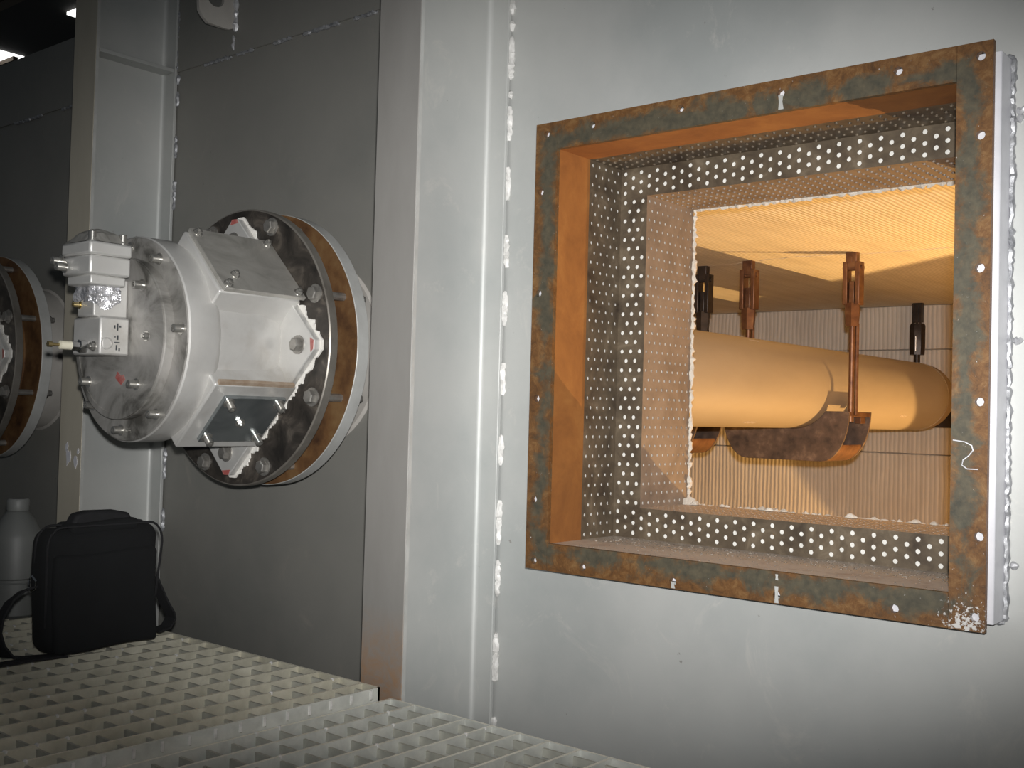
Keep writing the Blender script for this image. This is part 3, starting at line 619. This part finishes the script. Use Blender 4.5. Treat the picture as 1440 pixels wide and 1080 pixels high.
def support(cx, cy, label, sx, mat='hanger'):
    """cradle under a tube on two rods; cx is the tube's axis"""
    o = empty('tube_support', (cx, cy, -0.12), label, 'bracket', 'tube supports hung from the furnace roof')
    Zq = 0.12                                                  # local z = z + 0.12
    xr, xl = 0.177, -0.238; zt = 0.030
    pts = []
    for i in range(9):
        a = math.radians(90 * i / 8); pts.append((xr - 0.085 * (1 - math.cos(a)), zt - 0.150 * math.sin(a)))
    for i in range(9):
        a = math.radians(90 - 90 * i / 8); pts.append((xl + 0.085 * (1 - math.cos(a)), zt - 0.150 * math.sin(a)))
    dz = zt - TZ; ang = math.acos(-dz / (TR + 0.001))
    for i in range(17):
        a = -ang + 2 * ang * i / 16; pts.append(((TR + 0.001) * math.sin(a), TZ - (TR + 0.001) * math.cos(a)))
    for yy in (-0.02, 0.142):
        MB().prism([(x, yy, z + Zq) for x, z in pts], (0, 0.008, 0)).build('saddle_plate', 'saddle', o, 0.0012)
    cur = [p for p in pts[:18] if p[1] < -0.055]
    MB().prism([(x * 0.985, -0.012, z + Zq) for x, z in cur] + [(x * 0.985, -0.012, z + Zq + 0.007) for x, z in reversed(cur)], (0, 0.154, 0)).build('saddle_bottom', 'hanger', o)
    for x, q in ((xr - 0.035, 1), (xl, -1)):
        MB().box((x, -0.012, Zq + zt - 0.014), (x + 0.035, 0.142, Zq + zt - 0.001)).build('end_bar', 'hanger', o, 0.001)
        MB().box((x + 0.008, 0.09, Zq + zt - 0.034), (x + 0.026, 0.125, Zq + zt - 0.014)).build('rod_nut', mat, o, 0.001)
    for x in (0.172, -0.172):
        y = 0.0 if x > 0 else 0.01
        y += 0.004
        clevis(o, x, y, ROOF + Zq, 1.0, mat)
        MB().cyl((x, y, Zq + zt - 0.03), (x, y, Zq + ROOF - 0.20), 0.0085, 14).build('rod', mat, o)
        MB().cyl((x + 0.012, y + 0.008, Zq + zt - 0.01), (x + 0.012, y + 0.008, Zq + ROOF - 0.21), 0.0055, 10).build('guide_rod', mat, o)
    return o
support(-1.465, 3.11, 'brown cradle and two hanging rods under the near tube, mid length', 1)
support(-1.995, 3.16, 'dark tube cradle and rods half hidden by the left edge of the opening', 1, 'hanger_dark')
# lone hanger near the far wall
o = empty('hanger_rod', (-1.612, 4.555, 0.02), 'short black hanger rod dropping behind the far end of the tube', 'hanger')
Lz = 0.48
MB().box((-0.018, -0.012, Lz - 0.08), (0.022, 0.012, Lz + 0.02)).build('roof_lug', 'hanger_dark', o, 0.002)
for q in (-0.013, 0.004, 0.018): MB().box((q - 0.004, -0.018, Lz - 0.09), (q + 0.003, -0.011, Lz - 0.004)).build('rib', 'hanger_dark', o)
MB().lathe([(0.031, -0.13), (0.033, -0.10), (0.033, -0.01), (0.028, 0.0)], (0, 0, Lz - 0.085), (0, 0, 1), 8).build('sleeve', 'hanger_dark', o)
MB().cyl((0, 0, 0.0), (0, 0, Lz - 0.2), 0.013, 14).build('rod', 'hanger_dark', o)
MB().cyl((0.006, -0.034, Lz - 0.20), (0.006, -0.034, Lz - 0.14), 0.0025, 8).build('pin', 'chrome', o)
MB().box((-0.03, -0.02, -0.012), (0.03, 0.065, 0.0)).build('foot_plate', 'hanger_dark', o)
# dark block on the far wall under the tube end
tag(MB().box((-1.56, BACK - 0.10, -0.014), (-1.22, BACK + 0.02, 0.05)).build('tube_end_block', 'hanger_dark', wb), 'dark block under the tube end')

# work lamp on the furnace floor: base, plus added sheets blocking its direct and bounced light
lo = empty('work_lamp_stand', (LAMP.x, LAMP.y, FLOOR), 'small unseen work lamp with added light-blocking sheets on the furnace floor, below the opening', 'lamp')
n_ = V((0.5997, 0.7896, 0.545)).normalized(); g_ = V((-1.236, -0.15, 1.88)); g_ = (g_ - n_ * g_.dot(n_)).normalized(); e_ = n_.cross(g_).normalized()
c_ = V((0, 0, LAMP.z - FLOOR)) + g_ * 0.30
MB().obox(c_ + n_ * 0.21, n_ * 0.21, e_ * 0.36, g_ * 0.002).build('shade', 'light_block', lo)  # unseen sheet added to cut off the lamp's light at the far end
MB().box((-0.34, -0.34, 0.0005), (0.34, 0.34, 0.004)).build('bounce_blocker', 'light_block', lo)  # unseen black sheet added to stop bounce off the floor
MB().lathe([(0.05, 0.004), (0.05, 0.01), (0.012, 0.016), (0.012, 0.085), (0.022, 0.09), (0.022, 0.10)], (0, 0, 0), (0, 0, 1), 24).build('base', 'hanger_dark', lo)

# ------------------------------------------------------------------ burner
def burner(cx, label):
    """axis along -y; local origin on the wall"""
    o = empty('gas_burner', (cx, WY, 0.126), label, 'burner', 'gas burners bolted to the furnace wall')
    Y = lambda y: y - WY
    n_ = V((0, -1, 0))
    MB().lathe([(0.212, 0), (0.212, Y(1.66) - Y(1.544))], (0, 0, 0), n_, 64).build('stub_pipe', 'stub', o)
    MB().lathe([(0.219, 0.0), (0.213, 0.006)], (0, 0.0, 0), n_, 48).build('stub_weld', 'stub', o)
    # wall ring
    rg = MB().ring((0, Y(1.545), 0), n_, 0.15, 0.300, 0.0305, 96).build('wall_ring', 'rim_paint', o, 0.001)
    MB().ring((0, Y(1.5142), 0), n_, 0.15, 0.2985, 0.0012, 96).build('rust_face', 'ring_rust', rg)
    MB().ring((0, Y(1.5135), 0), n_, 0.12, 0.205, 0.051, 64).build('packing', 'ring_rust', o)
    # front plate
    fp = MB().lathe([(0.298, 0), (0.300, 0.002), (0.300, 0.020), (0.298, 0.022)], (0, Y(1.462), 0), n_, 96).build('front_plate', 'rim', o)
    MB().lathe([(0.2965, 0), (0.2965, 0.0010)], (0, Y(1.440), 0), n_, 96).build('plate_face', 'plate_black', fp)
    for k in range(8):
        a = math.radians(22.5 + 45 * k); x, z = 0.274 * math.cos(a), 0.274 * math.sin(a)
        put('bolt', HEX, fp, (x, Y(1.4388), z), n_, R.uniform(0, 1))
        MB().cyl((x, Y(1.462), z), (x, Y(1.513), z), 0.0085, 10).build('bolt_shank', 'bolt_dull', fp)
        put('nut', NUT, rg, (x, Y(1.5452), z), -n_, R.uniform(0, 1))
    # ragged gasket under the diamond base
    hd = 0.286
    def diamond(h, tr):
        p = []
        for k in range(4):
            a = math.pi / 2 * k; c = V((math.cos(a), math.sin(a))); s_ = V((-math.sin(a), math.cos(a)))
            # vertex cut short: two points
            p += [c * (h - tr) - s_ * tr, c * (h - tr * 0.45) - s_ * tr * 0.45, c * (h - tr * 0.45) + s_ * tr * 0.45, c * (h - tr) + s_ * tr]
        return [(q.x, q.y) for q in p]
    gp = []; dp = diamond(hd + 0.006, 0.022)
    for i in range(len(dp)):
        a, b = V(dp[i]), V(dp[(i + 1) % len(dp)]); L = (b - a).length; m_ = max(1, int(L / 0.0045)); amp = [0.0, 0.0]; nn = V((b - a).y, ) if False else V(((b - a).y, -(b - a).x)).normalized()
        for k in range(m_): gp.append(a.lerp(b, k / m_) + nn * ((0.002 + 0.004 * math.sin(k * 0.7 + i) + R.uniform(-0.003, 0.004)) if L > 0.05 else 0))
    MB().prism([(p.x, Y(1.4388), p.y) for p in gp], (0, -0.004, 0)).build('gasket', 'gasket', o, smooth=0)
    base = MB().prism([(x, Y(1.4346), z) for x, z in diamond(hd, 0.022)], (0, -0.016, 0)).build('base_flange', 'cast', o, 0.002)
    for k in range(4):
        a = math.pi / 2 * k; put('bolt', HEX, base, (0.228 * math.cos(a), Y(1.4186), 0.228 * math.sin(a)), n_, R.uniform(0, 1))
    for k in (0, 1, 3):
        a = math.pi / 2 * k; c = V((math.cos(a), math.sin(a))); s_ = V((-math.sin(a), math.cos(a)))
        q = [c * (hd - 0.0105) - s_ * 0.0085, c * (hd - 0.0105) + s_ * 0.0085, c * (hd - 0.022) + s_ * 0.014, c * (hd - 0.019) - s_ * 0.015]
        tag(MB().prism([(p.x, Y(1.4186), p.y) for p in q], (0, -0.0005, 0)).build('paint_mark', 'red', base), 'dab of faded red paint on the corner')
    # body: drum, narrower barrel running into the base
    bd = MB().lathe([(0.10, 0.0), (0.172, 0.0), (0.178, 0.010), (0.184, 0.030), (0.190, 0.060), (0.192, 0.160), (0.203, 0.172), (0.205, 0.178), (0.205, 0.235), (0.200, 0.2395)], (0, Y(1.4186), 0), n_, 96).build('drum', 'cast', o)
    MB().lathe([(0.203, 0.0), (0.2005, 0.002), (0.0, 0.002)], (0, Y(1.4186) - 0.2385, 0), n_, 96).build('end_face', 'cast_end', bd)
    # square shoulders behind the pads
    for k in range(4):
        th = math.radians(45 + 90 * k); Nn = V((math.cos(th), 0, math.sin(th))); T = V((-math.sin(th), 0, math.cos(th)))
        lower = k == 3
        d = 0.212 if lower else 0.218
        if k == 2:
            MB().obox(Nn * 0.13 + V((0, Y(1.365), 0)), Nn * 0.06, T * 0.075, V((0, 0.055, 0))).build('pad', 'cast', o, 0.004); continue
        pad = MB().obox(Nn * (d / 2 + 0.06) + V((0, Y(1.333), 0)), Nn * (d / 2 - 0.06), T * 0.089, V((0, 0.098, 0))).build('pad', 'cast', o, 0.004)
        m_ = 'coverplate' if lower else 'coverdull'; hl, hy, cyy = (0.062, 0.073, 1.343) if lower else (0.089, 0.098, 1.341)
        cv = MB().obox(Nn * (d + 0.0045) + V((0, Y(cyy), 0)), Nn * 0.0045, T * hl, V((0, hy, 0))).build('cover_plate', m_, o, 0.001)
        for a in (-1, 1):
            for b_ in (-1, 1):
                put('screw', CAP if lower else HEXS, cv, Nn * (d + 0.009) + T * (hl - 0.013) * a + V((0, Y(cyy) + (hy - 0.013) * b_, 0)), Nn)
        put('stud', HEXS, cv, Nn * (d + 0.009) + T * (-0.005 if lower else -0.045) + V((0, Y(cyy) - (0.005 if lower else 0.055), 0)), Nn)
        if lower:
            MB().obox(Nn * (d - 0.004) + T * 0.092 + V((0, Y(1.333), 0)), Nn * 0.004, T * 0.004, V((0, 0.09, 0))).build('ledge', 'ledge_stain', pad)
    # cover disc on the end, its screws
    yc = Y(1.178)
    cd = MB().lathe([(0.160, 0), (0.160, 0.018), (0.155, 0.0225), (0.0, 0.0225)], (0, yc, 0), n_, 80).build('end_cover', 'cast_end', o)
    MB().ring((0, yc - 0.0205, 0), n_, 0.149, 0.1595, 0.0035, 80).build('cover_rim', 'cast_end', cd)
    for a, r in ((57, 0.182), (-54, 0.182), (-133, 0.182), (130, 0.182), (5, 0.182), (182, 0.182), (92, 0.182), (-95, 0.182)):
        q = math.radians(a); put('screw', CAP, bd, (r * math.cos(q), Y(1.178), r * math.sin(q)), n_)
    yd = yc - 0.0225
    for a, r in ((52, 0.128), (1, 0.100), (-52, 0.115), (-141, 0.137), (140, 0.135)):
        q = math.radians(a); put('screw', HEXS if a == 1 else CAP, cd, (r * math.cos(q), yd, r * math.sin(q)), n_)
    q = [(0.012, -0.062), (0.024, -0.070), (0.034, -0.068), (0.040, -0.078), (0.026, -0.088), (0.016, -0.082), (0.004, -0.074)]
    tag(MB().prism([(x - 0.01, yd, z - 0.004) for x, z in q], (0, -0.0006, 0)).build('paint_mark', 'red', cd), 'red paint smear on the end cover')
    # ignition block, pedestal and junction box stacked on the cover
    blk = MB().box((-0.060, Y(1.093), -0.036), (0.040, yd, 0.037)).build('ignition_block', 'cast', o, 0.004)
    mk = MB()
    for (y0, y1, z0, z1) in ((1.122, 1.125, 0.016, 0.022), (1.128, 1.131, 0.012, 0.026), (1.133, 1.137, 0.018, 0.022), (1.129, 1.132, -0.006, 0.003), (1.124, 1.126, -0.002, 0.001), (1.124, 1.135, -0.012, -0.010), (1.127, 1.130, -0.026, -0.016), (1.133, 1.136, -0.028, -0.022)):
        mk.box((0.0398, Y(y0), z0), (0.0406, Y(y1), z1))
    tag(mk.build('stamp', 'ink', blk), 'worn black stamped characters')
    MB().lathe([(0.012, 0), (0.012, 0.002), (0.009, 0.003), (0.009, 0.001)], (0.040, Y(1.108), -0.014), (1, 0, 0), 20).build('knockout', 'cast', blk)
    # spark plug lead fitting
    nz = MB().lathe([(0.013, 0), (0.013, 0.014), (0.009, 0.016), (0.009, 0.030)], (-0.010, Y(1.093), -0.020), n_, 6).build('spark_plug', 'chrome', o)
    MB().lathe([(0.0085, 0.030), (0.0085, 0.052), (0.005, 0.054)], (-0.010, Y(1.093), -0.020), n_, 16).build('insulator', 'porcelain', nz)
    MB().lathe([(0.0035, 0.054), (0.0035, 0.068), (0.0055, 0.068), (0.0055, 0.076)], (-0.010, Y(1.093), -0.020), n_, 12).build('terminal', 'brass', nz)
    put('screw', HEXS, blk, (0.020, Y(1.093), -0.020), n_)
    ped = MB().box((-0.032, Y(1.085), 0.037), (0.029, yd, 0.112)).build('pedestal', 'cast', o, 0.003)
    # crumpled foil wrapped round the pedestal's upper corner
    mbf = MB(); nx, nz2 = 9, 9; vs = []
    for i in range(nx + 1):
        for j in range(nz2 + 1):
            s_ = i / nx; z = 0.060 + 0.050 * j / nz2 + (0.010 * math.sin(s_ * 7) if j == 0 else 0)
            if s_ < 0.4: p = V((-0.034 + (0.066) * s_ / 0.4, Y(1.085) - 0.002, z)); nn = V((0, -1, 0))
            else: p = V((0.032, Y(1.085) - 0.002 + 0.052 * (s_ - 0.4) / 0.6, z)); nn = V((1, 0, 0))
            vs.append(p + nn * R.uniform(0.0, 0.008))
    fs = [(i * (nz2 + 1) + j, (i + 1) * (nz2 + 1) + j, (i + 1) * (nz2 + 1) + j + 1, i * (nz2 + 1) + j + 1) for i in range(nx) for j in range(nz2)]
    fo_ = mbf.add(vs, fs).build('foil_wrap', 'foil', ped, smooth=0); md = fo_.modifiers.new('sheet', 'SOLIDIFY'); md.thickness = 0.0006
    put('screw', bpy.data.meshes.get('brass_screw') or cap_mesh('brass_screw', 'brass', 0.005, 0.014), ped, (-0.022, Y(1.085), 0.060), n_)
    jb = MB().box((-0.020, Y(1.056), 0.094), (0.066, Y(1.128), 0.112)).build('box_neck', 'cast', o, 0.003)
    jx = MB().box((-0.026, Y(1.048), 0.112), (0.076, Y(1.132), 0.148)).build('junction_box', 'cast', o, 0.004)
    MB().box((-0.028, Y(1.046), 0.1485), (0.078, Y(1.134), 0.174)).build('lid', 'cast', jx, 0.005)
    vs = []; nn = 8
    mbt = MB()
    for i in range(nn + 1):
        for j in range(nn + 1):
            u, v = i / nn, j / nn; hgt = 0.026 * (1 - abs(2 * u - 1) ** 3) * (1 - abs(2 * v - 1) ** 3) + R.uniform(0, 0.005)
            vs.append((-0.024 + 0.098 * u, Y(1.050) + 0.080 * v, 0.1745 + hgt * (0 if i in (0, nn) or j in (0, nn) else 1)))
    mbt.add(vs, [(i * (nn + 1) + j, (i + 1) * (nn + 1) + j, (i + 1) * (nn + 1) + j + 1, i * (nn + 1) + j + 1) for i in range(nn) for j in range(nn)])
    ft = mbt.build('foil_cap', 'coverdull', jx, smooth=0)
    for (x, y, z, ax) in ((-0.026, 1.06, 0.140, n_), (0.060, 1.06, 0.1745, V((0, 0, 1))), (0.064, 1.12, 0.1745, V((0, 0, 1))), (-0.010, 1.046, 0.128, n_)):
        put('screw', CAP, jx, (x, Y(1.046) if ax is n_ else Y(y), z), ax)
    return o
bn = burner(-1.975, 'cast aluminium gas burner on a black round flange, between the two beams')
b2c = copy_tree(bn); b2c.location = (-3.285, WY, 0.126)
b2c['label'] = 'shadowed second gas burner flange cut off at the left picture edge'

# ------------------------------------------------------------------ grating walkway
def grating(name, x0, x1, y0, y1, z, mat, label, pitch=0.060, cross=0.0465, off=0.0):
    o = empty(name, (x0, y0, z), label, 'grating', 'steel walkway gratings')
    L = y1 - y0; Wd = x1 - x0
    bme = MB().box((-0.0027, 0, -0.030), (0.0027, L, 0.0)).mesh('bearing_bar', mat)
    cme = MB().box((0, -0.0022, -0.020), (Wd, 0.0022, -0.006)).mesh('cross_bar', 'galv_dim')
    n = int(Wd / pitch)
    for i in range(n + 1): link('bearing_bar', bme, o, 0, (min(Wd - 0.003, 0.003 + i * pitch), 0, R.uniform(-0.0006, 0.0004)))
    m_ = int(L / cross)
    for j in range(m_): link('cross_bar', cme, o, 0, (0, L - 0.020 - j * cross, R.uniform(-0.0006, 0.0003)))
    MB().box((0, L - 0.005, -0.030), (Wd, L, 0.0)).build('band_bar', mat, o)
    MB().box((0, 0, -0.030), (Wd, 0.005, 0.0)).build('band_bar', mat, o)
    # bright galvanised blobs standing in for glints where bars cross
    bl = MB().lathe([(0.0036, -0.003), (0.0040, 0.0), (0.0022, 0.0018), (0, 0.0022)], (0, 0, 0), (0, 0, 1), 6)
    mb = MB()
    for i in range(n + 1):
        for j in range(m_):
            if R.random() < 0.22: mb.add([(v[0] + 0.003 + i * pitch, v[1] + L - 0.020 - j * cross, v[2] - 0.0004) for v in bl.v], bl.f)
    tag(mb.build('zinc_glints', 'weld', o), kind='stuff')
    return o
ga = grating('floor_grating', -1.428, 0.85, -0.35, 1.396, -0.520, 'galv', 'lower grey walkway grating panel below the rusty opening')
gb = grating('floor_grating', -4.6, -1.4315, -0.35, 1.372, -0.497, 'galv_old', 'raised brownish walkway grating panel under the black bag')
o = MB().box((3.1685 - 0.004, 0, -0.030), (3.1685, 1.722, 0.0)).build('edge_band', 'galv', gb)
mb = MB()
for j in range(37): mb.box((3.1683, 1.70 - j * 0.0465 - 0.0025, -0.018), (3.1700, 1.70 - j * 0.0465 + 0.0025, -0.003))
tag(mb.build('band_welds', 'weld', gb), kind='stuff')
# beams that carry the walkway
for x in (-3.3, -1.45, 0.4):
    pass
sj = empty('walkway_joist', (-1.9, 1.25, -0.65), 'steel joist carrying the front edge of the walkway grating', 'joist')
MB().box((-2.7, -0.03, 0.0), (2.7, 0.03, 0.008)).build('flange', 'galv', sj); MB().box((-2.7, -0.004, 0.008), (2.7, 0.004, 0.092)).build('web', 'galv', sj); MB().box((-2.7, -0.03, 0.0915), (2.7, 0.03, 0.0995)).build('flange', 'galv', sj)

# ------------------------------------------------------------------ bag
bz = -0.497
bg = empty('shoulder_bag', (-2.055, 1.172, bz), 'small black nylon shoulder bag standing on the grating', 'bag')
def soft(name, c, h, r, parent, mat='bag', seg=5, bulge=0.0, sub=1):
    me = bpy.data.meshes.new(name); bm = bmesh.new(); bmesh.ops.create_cube(bm, size=2)
    for v in bm.verts: v.co = V((v.co.x * h[0], v.co.y * h[1], v.co.z * h[2]))
    bmesh.ops.bevel(bm, geom=bm.edges[:], offset=r, segments=seg, profile=0.5, affect='EDGES')
    bmesh.ops.subdivide_edges(bm, edges=[e for e in bm.edges if e.calc_length() > 0.06], cuts=6, use_grid_fill=True)
    for v in bm.verts:
        a, b_ = v.co.y / h[1], v.co.z / h[2]
        v.co.x += (1 if v.co.x > 0 else -1) * bulge * (1 - a * a) * (1 - b_ * b_)
        v.co += V((0.002 * math.sin(31 * v.co.y + 17 * v.co.z), 0.003 * math.sin(23 * v.co.z + 4), 0.003 * math.sin(27 * v.co.y))) 
        v.co += V(c)
    bm.to_mesh(me); bm.free(); me.materials.append(M[mat])
    me.polygons.foreach_set('use_smooth', [True] * len(me.polygons)); me.set_sharp_from_angle(angle=math.radians(50))
    return link(name, me, parent)
bod = soft('body', (0.0, 0.0, 0.127), (0.042, 0.122, 0.122), 0.030, bg, bulge=0.006)
soft('front_pocket', (0.041, 0.0, 0.105), (0.012, 0.110, 0.096), 0.011, bg, bulge=0.004, seg=3)
soft('top_flap', (0.004, 0.0, 0.248), (0.034, 0.072, 0.012), 0.009, bg, seg=3)
MB().prism([(-0.012, -0.072, 0.244), (-0.012, 0.072, 0.244), (-0.012, 0.058, 0.272), (-0.012, 0.030, 0.278), (-0.012, -0.030, 0.279), (-0.012, -0.056, 0.274)], (0.034, 0, 0)).build('handle', 'strap', bg, 0.006)
for x in (0.026, -0.02):
    pts = [(x, -0.116, 0.06)] + [(x + 0.012, -0.124 + 0.03 * (1 - math.cos(math.radians(a))), 0.21 + 0.042 * math.sin(math.radians(a))) for a in range(0, 91, 15)] + [(x + 0.012, 0.094 + 0.03 * math.sin(math.radians(a)), 0.21 + 0.042 * math.cos(math.radians(a))) for a in range(0, 91, 15)] + [(x, 0.116, 0.06)]
    MB().tube(pts, 0.0025, 6).build('zip_piping', 'strap', bg)
# strap: left loop and right loop
MB().ribbon([(0.0, -0.128, 0.135), (0.002, -0.150, 0.132), (0.004, -0.176, 0.115), (0.004, -0.194, 0.085), (0.004, -0.198, 0.055), (0.004, -0.190, 0.030), (0.01, -0.180, 0.012), (0.02, -0.14, 0.006), (0.04, -0.09, 0.006)], [V((0.034, 0, 0.010))] * 6 + [V((0.036, 0.012, 0.0))] * 3, 0.004).build('strap', 'strap', bg)
MB().ribbon([(0.05, -0.10, 0.008), (0.05, -0.16, 0.010), (0.045, -0.22, 0.008), (0.03, -0.30, 0.006), (0.0, -0.40, 0.006)], (0.040, 0.0, 0.004), 0.004).build('strap', 'strap', bg)
MB().ribbon([(0.0, 0.122, 0.150), (0.0, 0.138, 0.115), (0.0, 0.158, 0.075), (-0.005, 0.178, 0.048), (-0.008, 0.182, 0.038), (0.0, 0.165, 0.022), (0.005, 0.135, 0.018)], [V((0.032, 0, 0.006))] * 4 + [V((0.036, 0, 0.0))] * 3, 0.004).build('strap', 'strap', bg)
for y in (-0.132, 0.126): MB().tube([(0.0, y, 0.128), (0.014, y, 0.135), (0.016, y, 0.150), (0.0, y, 0.158), (-0.014, y, 0.150), (-0.012, y, 0.135), (0.0, y, 0.128)], 0.002, 6).build('buckle', 'chrome', bg)

# ------------------------------------------------------------------ jug behind the bag
jg = empty('plastic_jug', (-2.50, 1.225, -0.497), 'grey-white plastic jug in the shade at the left edge behind the bag', 'jug')
MB().lathe([(0.050, 0.0), (0.056, 0.006), (0.056, 0.076), (0.052, 0.080), (0.052, 0.085), (0.056, 0.089), (0.056, 0.176), (0.052, 0.190), (0.036, 0.222), (0.026, 0.236), (0.022, 0.240)], (0, 0, 0), (0, 0, 1), 40).build('body', 'jug', jg)
MB().lathe([(0.0235, 0.2405), (0.0245, 0.243), (0.0245, 0.264), (0.022, 0.268), (0.0, 0.268)], (0, 0, 0), (0, 0, 1), 28).build('cap', 'jug_cap', jg)
